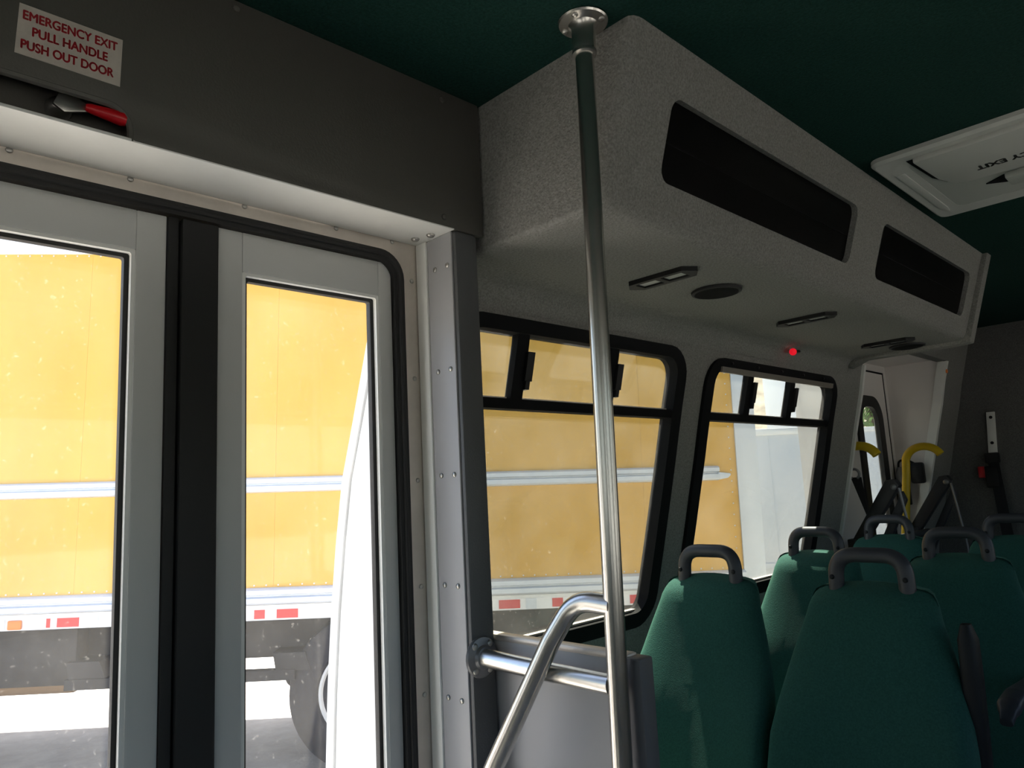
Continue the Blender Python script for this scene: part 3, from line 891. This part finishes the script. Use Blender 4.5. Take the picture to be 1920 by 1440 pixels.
dots(screw_mesh('marker', 0.012, (1, 0, 0), 'marker_orange'), 'marker', [(XW(0.53)+0.012,4.503,0.53)], tr5)
ld = thing('door_2', (XL, 3.93, ZF), None, None, kind='structure')
b = MB()
hw_ = rrect(4.00, 4.34, -0.62, 0.40, 0.12, 8, 6)
slab_with_holes(b, [(3.36,-1.24),(4.455,-1.24),(4.455,0.555),(3.36,0.555)], [hw_], planeX(XL), planeX(XL-0.035))
build('door_leaf', b, 'bay_white', ld)
build('door_gap', MB().box((XL-0.03,4.453,-1.24),(XL+0.0015,4.465,0.565)).box((XL-0.03,3.36,0.553),(XL+0.0015,4.465,0.565)), 'frame_black', ld)
b = MB().box((XL-0.035,4.463,-1.24),(XL+0.004,4.497,0.60)).box((XL-0.035,3.36,0.563),(XL+0.004,4.463,0.60))
build('door_frame', b, 'bay_white', ld)
hi_ = rrect(4.05, 4.28, -0.575, 0.355, 0.085, 8, 6); ho_ = rrect(3.985, 4.355, -0.635, 0.415, 0.13, 8, 6)
build('window_gasket', ringX(MB(), ho_, hi_, XL+0.012, XL-0.012), 'rubber_black', ld)
build('pane', MB().box((XL-0.004,4.02,-0.60),(XL-0.007,4.32,0.38)), 'glass_tint', ld)

wl = thing('wheelchair_lift', (-1.36, 3.85, ZF), 'folded wheelchair lift with two yellow hooked handrails in the side doorway', 'wheelchair lift')
def lift_side(y, yh):
    dx = -0.028 if y < 4 else 0.0
    hk = [(-1.425+dx,y,-1.0),(-1.402+dx,y,-0.40),(-1.352+dx,y,-0.02),(-1.345+dx,y,0.06)]
    hk += [(-1.345+dx+0.088*(1-math.cos(a)), y, 0.045+0.075*math.sin(a)) for a in [math.radians(d_) for d_ in range(25, 160, 12)]]
    build('handrail', MB().tube(hk, 0.020, 14), 'safety_yellow', wl)
    # parallel arm, post and strut
    build('lift_arm', MB().prism([(-1.375,yh-0.025,-0.30),(-1.345,yh-0.025,-0.345),(-1.185,yh-0.025,-0.115),(-1.150,yh-0.025,-0.065),(-1.168,yh-0.025,-0.035),(-1.205,yh-0.025,-0.04)], (0,0.05,0), 0.004), 'lift_dark', wl)
    build('lift_arm', MB().prism([(-1.33,yh+0.03,-0.42),(-1.30,yh+0.03,-0.45),(-1.145,yh+0.03,-0.13),(-1.16,yh+0.03,-0.09)], (0,0.03,0), 0.004), 'lift_dark', wl)
    build('strut', MB().tube([(-1.150,yh-0.03,-0.075),(-1.118,yh-0.03,-0.33),(-1.10,yh-0.03,-0.6)], 0.006, 8), 'lift_steel', wl)
    build('lift_post', MB().box((-1.40,yh-0.03,ZF),(-1.33,yh+0.03,-0.30), 0.006), 'lift_dark', wl)
    build('pivot_bolt', MB().lathe((-1.172,yh-0.025,-0.07), (0,-1,0), [(0.014,0),(0.014,0.006),(0.008,0.01),(0,0.01)], 14), 'lift_steel', wl)
lift_side(3.415, 3.50)
lift_side(4.22, 4.26)
build('platform', MB().box((-1.30,3.57,-1.2),(-1.26,4.2,-0.34), 0.006), 'lift_dark', wl)
for k in range(7):
    build('platform_rib', MB().box((-1.258,3.60+0.09*k,-1.18),(-1.25,3.625+0.09*k,-0.36), 0.002), 'lift_dark', wl)
build('base_plate', MB().box((-1.44,3.42,ZF),(-1.05,4.32,ZF+0.02), 0.004), 'lift_dark', wl)
build('cross_bar', MB().tube([(-1.30,3.5,-0.325),(-1.30,4.28,-0.325)], 0.018, 12), 'lift_dark', wl)
pc = thing('control_pendant', (-1.33, 4.44, -0.25), 'black and silver lift control pendant hanging beside the right yellow handrail', 'lift control')
build('pendant_body', MB().tube([(-1.452,4.44,-0.20),(-1.452,4.44,-0.17),(-1.452,4.44,-0.02),(-1.452,4.44,0.02)], [0.012,0.026,0.028,0.014], 16), 'lift_steel', pc)
build('pendant_grip', MB().box((-1.428,4.41,-0.19),(-1.408,4.44,-0.0), 0.005), 'black_plastic', pc)
build('pendant_bracket', MB().box((-1.402,4.43,-0.075),(-1.335,4.485,0.04), 0.012), 'black_plastic', pc)
build('pendant_cord', MB().tube(arc_fillet([(-1.462,4.44,0.0),(-1.455,4.44,0.055),(-1.415,4.44,0.06),(-1.37,4.45,0.03)], 0.03, 5), 0.006, 8), 'black_plastic', pc)
sb = thing('strap_hanger', (-1.31, 3.39, -0.2), 'black tie-down strap hanging from a steel shackle at the lift doorway', 'strap')
build('shackle', MB().tube([(-1.300+0.022*math.cos(a),3.385,-0.005+0.022*math.sin(a)) for a in [math.radians(x) for x in range(-60, 250, 20)]], 0.006, 8), 'lift_steel', sb)
build('strap', MB().prism([(-1.320,3.392,-0.02),(-1.275,3.392,-0.02),(-1.262,3.392,-0.17),(-1.270,3.392,-0.19)], (0,0.006,0)), 'belt_black', sb)

# shoulder belt on the rear wall
bt = thing('shoulder_belt', (-1.09, 4.85, -0.4), 'black shoulder belt with white height track and red button on the rear wall', 'seat belt')
build('height_track', MB().prism([(-1.092,4.868,0.306),(-1.050,4.868,0.306),(-1.066,4.868,0.06),(-1.110,4.868,0.06)], (0,-0.014,0), 0.002), 'white_paint', bt)
dots(screw_mesh('screw', 0.009, (0, -1, 0), 'black_plastic'), 'screw', [(-1.072,4.854,0.275),(-1.083,4.854,0.13)], bt)
build('belt_guide', MB().box((-1.128,4.868,0.015),(-1.056,4.832,0.075), 0.008), 'black_plastic', bt)
build('belt_webbing', MB().prism([(-1.115,4.845,0.03),(-1.062,4.845,0.03),(-1.040,4.845,-0.42),(-1.095,4.845,-0.42)], (0,-0.004,0)), 'belt_black', bt)
build('buckle', MB().box((-1.135,4.862,-0.12),(-1.07,4.828,0.0), 0.008), 'black_plastic', bt)
build('release_button', MB().box((-1.170,4.860,-0.065),(-1.134,4.836,0.0), 0.006), 'red_grip', bt)

# paper sticker on the second window
ps = thing('paper_sticker', (XW(-0.16), 2.14, -0.215), 'white paper sticker with dark numerals on the lower left of the second window', 'sticker')
build('sheet', wall_strip(MB(), 2.124, 2.172, -0.215, -0.11, -0.0165, -0.0175, 3), 'paper_white', ps)
text_mesh('7', 0.022, 0.014, 'print_black', 'lettering', ps, (XW(-0.15)-0.0162,2.150,-0.152), (0,1,0), (-0.245,0,0.97), 0.001)
text_mesh('17', 0.014, 0.016, 'print_black', 'lettering', ps, (XW(-0.19)-0.0162,2.146,-0.195), (0,1,0), (-0.245,0,0.97), 0.001)

# ------------------------------------------------------------------ outside: ground, trucks, hill, tree
TA = Vector((0.633,0.774,-0.0225)).normalized()
TV = (Vector((0,0,1))-TA*TA.z).normalized()
TY = TV.cross(TA)
TO = Vector((-4.117,2.704,0.113+H))
def truck_empty(name, org, base_v, label, cat):
    e_ = bpy.data.objects.new(name, None)
    COL.objects.link(e_)
    m_ = Matrix((TA, TY, TV)).transposed().to_4x4()
    m_.translation = org + TV*base_v
    e_.matrix_world = m_
    return props(e_, label, cat)
VB = -1.85
tk = truck_empty('box_truck', TO, VB, 'yellow box truck with pale horizontal rails parked beside the bus', 'truck')
def tp(name, mb, mats, parent=None, angle=35):
    for p in mb.v: p.z -= VB
    return build(name, mb, mats, parent or tk, angle, local=True)
def UB(u0, u1, v0, v1, y0, y1, bev=0.0, mb=None): return (mb or MB()).box((u0,y0,v0),(u1,y1,v1), bev)
U0, U1 = -6.2, 2.47
seams = [U0,-5.51,-4.29,-3.07,-1.85,-0.63,0.59,1.81,U1]
for a, b_ in zip(seams, seams[1:]):
    tp('side_panel', UB(a+0.0004, b_-0.0004, -0.67, 1.56, 0.0, 0.02), 'truck_yellow')
tp('box_body', UB(U0, 2.62, -0.86, 1.66, 0.021, 1.9), 'truck_white')
pc_ = [(U1,0.004),(U1,-0.012),(2.58,-0.012),(2.625,0.0),(2.642,0.04),(2.642,0.12),(2.60,0.12)]
tp('corner_post', MB().prism([(u,y,-0.86) for u, y in pc_], (0,0,2.52)), 'truck_rail')
tp('top_rail', UB(U0, U1, 1.545, 1.665, -0.02, 0.02, 0.004), 'truck_white')
def rail_profile(u0, u1, v0, v1, d):
    h_ = v1-v0
    pr = [(0.0,v0),(-d*0.8,v0+h_*0.06),(-d,v0+h_*0.16),(-d,v0+h_*0.42),(-d*0.45,v0+h_*0.50),(-d*0.45,v0+h_*0.56),(-d*0.9,v0+h_*0.62),(-d*0.9,v0+h_*0.86),(-d*0.6,v0+h_*0.96),(0.0,v1)]
    return MB().prism([(u0,y,v) for y, v in pr], (u1-u0,0,0))
mr = tp('rub_rail', rail_profile(U0, 2.335, -0.064, 0.036, 0.045), 'truck_rail')
tp('rail_end', MB().prism([(2.325,-0.04,-0.060),(2.40,-0.018,-0.048),(2.425,-0.004,-0.03),(2.425,-0.004,-0.018),(2.325,-0.04,-0.008)], (0,0.04,0), 0.003), 'truck_rail')
tp('lower_rail', rail_profile(U0, 2.47, -0.770, -0.662, 0.05), 'truck_rail')
tp('sill', UB(U0, 2.5, -0.80, -0.770, -0.012, 0.02), 'truck_white')
tp('tape_band', UB(U0, 2.5, -0.862, -0.79, -0.016, 0.02), 'tape_white')
for a, b_ in ((-1.993,-1.97),(-1.93,-1.80),(-1.2,-1.07),(-0.742,-0.676),(-0.603,-0.47),(0.10,0.23),(0.808,0.947),(1.158,1.229),(1.275,1.345),(1.42,1.49),(1.56,1.63),(1.675,1.747),(2.0,2.13)):
    tp('red_tape', UB(a, b_, -0.852, -0.797, -0.0185, -0.0155), 'tape_red')
tp('marker_light', UB(-2.215, -2.133, -0.856, -0.80, -0.034, -0.016, 0.008), 'marker_orange')
for u in (-2.27, -1.72, -0.42, 1.02):
    tp('joint_plate', UB(u-0.035, u+0.035, -0.86, -0.793, -0.0195, -0.016), 'truck_rail')
rv = MB()
u = U0+0.05
while u < U1:
    rv.box((u-0.004,-0.004,-0.652),(u+0.004,0.0,-0.644)); rv.box((u-0.004,-0.004,1.53),(u+0.004,0.0,1.538)); u += 0.075
v = -0.6
while v < 1.5:
    rv.box((2.425,-0.004,v),(2.433,0.0,v+0.008)); v += 0.075
ro = tp('rivet_lines', rv, 'truck_rail'); ro['kind'] = 'stuff'
# chassis
tp('underframe', UB(U0, 2.4, -1.14, -0.862, 0.25, 1.7), 'truck_dark')
tp('side_guard', UB(-6.0, -1.86, -1.225, -0.87, 0.10, 0.5, 0.01), 'truck_dark')
tp('frame_rail', UB(-1.9, -0.5, -1.245, -1.182, 0.05, 0.12), 'truck_dark')
for u in (-1.86, -0.60):
    tp('rail_bracket', MB().prism([(u-0.04,0.06,-1.08),(u+0.16,0.06,-1.08),(u+0.20,0.06,-1.19),(u-0.02,0.06,-1.19)], (0,0.2,0)), 'truck_dark')
tp('air_tank', MB().lathe((-2.5,0.35,-1.25), (1,0,0), [(0.0,0),(0.06,0.01),(0.075,0.04),(0.075,0.52),(0.06,0.55),(0,0.56)], 20), 'rust_brown')
tp('drain_valve', MB().tube([(-1.97,0.35,-1.22),(-1.97,0.35,-1.30)], 0.02, 10), 'truck_dark')
def wheel(u, y, name='wheel'):
    wh = tp(name, MB().lathe((u,y,-1.35), (0,-1,0), [(0.30,0.0),(0.44,0.0),(0.49,0.03),(0.5,0.08),(0.5,0.20),(0.49,0.25),(0.44,0.275),(0.32,0.275),(0.30,0.25)], 48), 'tyre')
    r_ = MB().lathe((u,y,-1.35), (0,-1,0), [(0.28,0.02),(0.302,0.20),(0.305,0.262),(0.29,0.265),(0.27,0.24),(0.255,0.16),(0.20,0.12),(0.12,0.13),(0.11,0.20),(0.09,0.21),(0.0,0.21)], 48)
    for p in r_.v: pass
    o_ = tp('rim', r_, 'rim_white', wh)
    o_.location.z = 0
    return wh
def wheel_fix(wh):
    pass
w1_ = wheel(-0.05, 0.34)
w2_ = wheel(-4.6, 0.34)
wheel(-0.05, 1.62); wheel(-4.6, 1.62)
tp('brake_chamber', MB().lathe((-0.56,0.5,-1.30), (0,-1,0), [(0.0,0),(0.06,0.0),(0.07,0.04),(0.07,0.12),(0.055,0.16),(0,0.16)], 20), 'truck_dark')
tp('axle', MB().tube([(-0.05,0.2,-1.35),(-0.05,1.5,-1.35)], 0.09, 14), 'truck_dark')

# ground follows the lot's slope
gb = MB()
gp = TO + TV*VB - Vector((0,0,H))
def gz(x, y): return gp.z - (TV.x*(x-gp.x)+TV.y*(y-gp.y))/TV.z
vs_ = []; fs = []
NX = 24
for i in range(NX+1):
    for j in range(NX+1):
        x = -62+124*i/NX; y = -62+124*j/NX
        vs_.append((x,y,gz(x,y)-0.0))
for i in range(NX):
    for j in range(NX):
        a = i*(NX+1)+j
        fs.append((a,a+NX+1,a+NX+2,a+1))
go = build('ground', MB().add(vs_, fs), 'ground'); props(go, kind='structure')

# white trailer and a taller white truck beyond the yellow one
def far_box(name, c, dirx, L, D, hgt, m_, label, cat):
    dx = Vector(dirx).normalized(); dy = Vector((-dx.y,dx.x,0))
    z0 = gz(c[0],c[1])
    e_ = thing(name, (c[0],c[1],z0), label, cat)
    e_.rotation_euler = (0,0,math.atan2(dx.y,dx.x))
    def pb(nm, mb, mm): return build(nm, mb, mm, e_, local=True)
    pb('box_body', MB().box((0,0,0.55),(L,D,hgt), 0.03), m_)
    pb('roof_rail', MB().box((-0.01,-0.02,hgt-0.04),(L+0.01,0.02,hgt+0.03), 0.008), 'tape_white')
    pb('lower_rail', MB().box((0,-0.02,0.86),(L,0.01,0.92), 0.006), m_)
    pb('door_rod', MB().tube([(0.16,-0.02,0.9),(0.16,-0.02,hgt-0.08)], 0.014, 8), 'truck_rail')
    pb('panel_seam', MB().box((L*0.5-0.004,-0.006,0.6),(L*0.5+0.004,0.0,hgt-0.05)), 'truck_rail')
    pb('underframe', MB().box((0.1,0.2,0.40),(L-0.1,D-0.2,0.55)), 'truck_dark')
    for ux in (L*0.35, L*0.8):
        pb('wheel', MB().lathe((ux,0.3,0.38), (0,-1,0), [(0.2,0),(0.36,0),(0.38,0.05),(0.38,0.2),(0.35,0.25),(0.2,0.25),(0.19,0.2),(0,0.2)], 28), 'tyre')
    return e_
far_box('white_trailer', (-4.15,7.02,0), (0.72,0.69,0), 1.22, 0.85, 2.30, 'trailer_white', 'low white trailer standing beyond the rear corner of the yellow truck', 'trailer')
far_box('white_truck', (-3.90,8.80,0), (0.72,0.69,0), 0.62, 1.5, 3.3, 'tall_white', 'tall white truck body behind the low white trailer', 'truck')
far_box('white_van', (-4.75,11.5,0), (0.80,0.60,0), 1.8, 1.1, 2.55, 'trailer_white', 'white vehicle seen through the lift door window under the tree', 'van')

# dry hillside
hb = MB(); vs_ = []; fs = []
NA, NR = 64, 14
rnd = random.Random(3)
for i in range(NA+1):
    a = math.radians(60 + 130*i/NA)
    for j in range(NR+1):
        rr_ = 30+2.6*j
        x, y = math.cos(a)*rr_, math.sin(a)*rr_
        hz = gz(x,y)-0.3 + 24*(1-math.cos(math.pi*min(1,j/NR)))/2 * (0.75+0.25*math.sin(a*5)) + rnd.uniform(-0.35,0.35)*(j > 0)
        vs_.append((x,y,hz))
for i in range(NA):
    for j in range(NR):
        a = i*(NR+1)+j
        fs.append((a,a+NR+1,a+NR+2,a+1))
ho = build('hillside', MB().add(vs_, fs), 'hillside', angle=80); props(ho, kind='structure')

# tree
tx, ty = -5.5, 15.6
tg = gz(tx,ty)
tr_ = thing('tree', (tx,ty,tg), 'leafy green tree seen through the lift door window', 'tree')
build('trunk', MB().tube([(tx,ty,tg),(tx+0.05,ty,tg+1.2),(tx-0.05,ty+0.05,tg+2.4),(tx,ty,tg+3.6)], [0.16,0.13,0.10,0.05], 10), 'bark', tr_)
for k in range(5):
    a = k*1.3
    build('branch', MB().tube([(tx,ty,tg+1.6+0.3*k),(tx+0.6*math.cos(a),ty+0.6*math.sin(a),tg+2.1+0.3*k),(tx+1.1*math.cos(a),ty+1.1*math.sin(a),tg+2.5+0.3*k)], [0.06,0.04,0.02], 8), 'bark', tr_)
lv = MB()
for k in range(5200):
    while True:
        p = Vector((rnd.uniform(-1,1),rnd.uniform(-1,1),rnd.uniform(-1,1)))
        if 0.25 < p.length < 1: break
    c = Vector((tx+p.x*1.7, ty+p.y*1.7, tg+3.3+p.z*1.5))
    n1 = Vector((rnd.uniform(-1,1),rnd.uniform(-1,1),rnd.uniform(-1,1))).normalized()
    n2 = n1.orthogonal().normalized(); s_ = rnd.uniform(0.05,0.1)
    lv.add([c-n1*s_, c+n2*s_*0.5, c+n1*s_, c-n2*s_*0.5], [(0,1,2,3)])
lo_ = build('leaves', lv, 'foliage', tr_); lo_['kind'] = 'stuff'
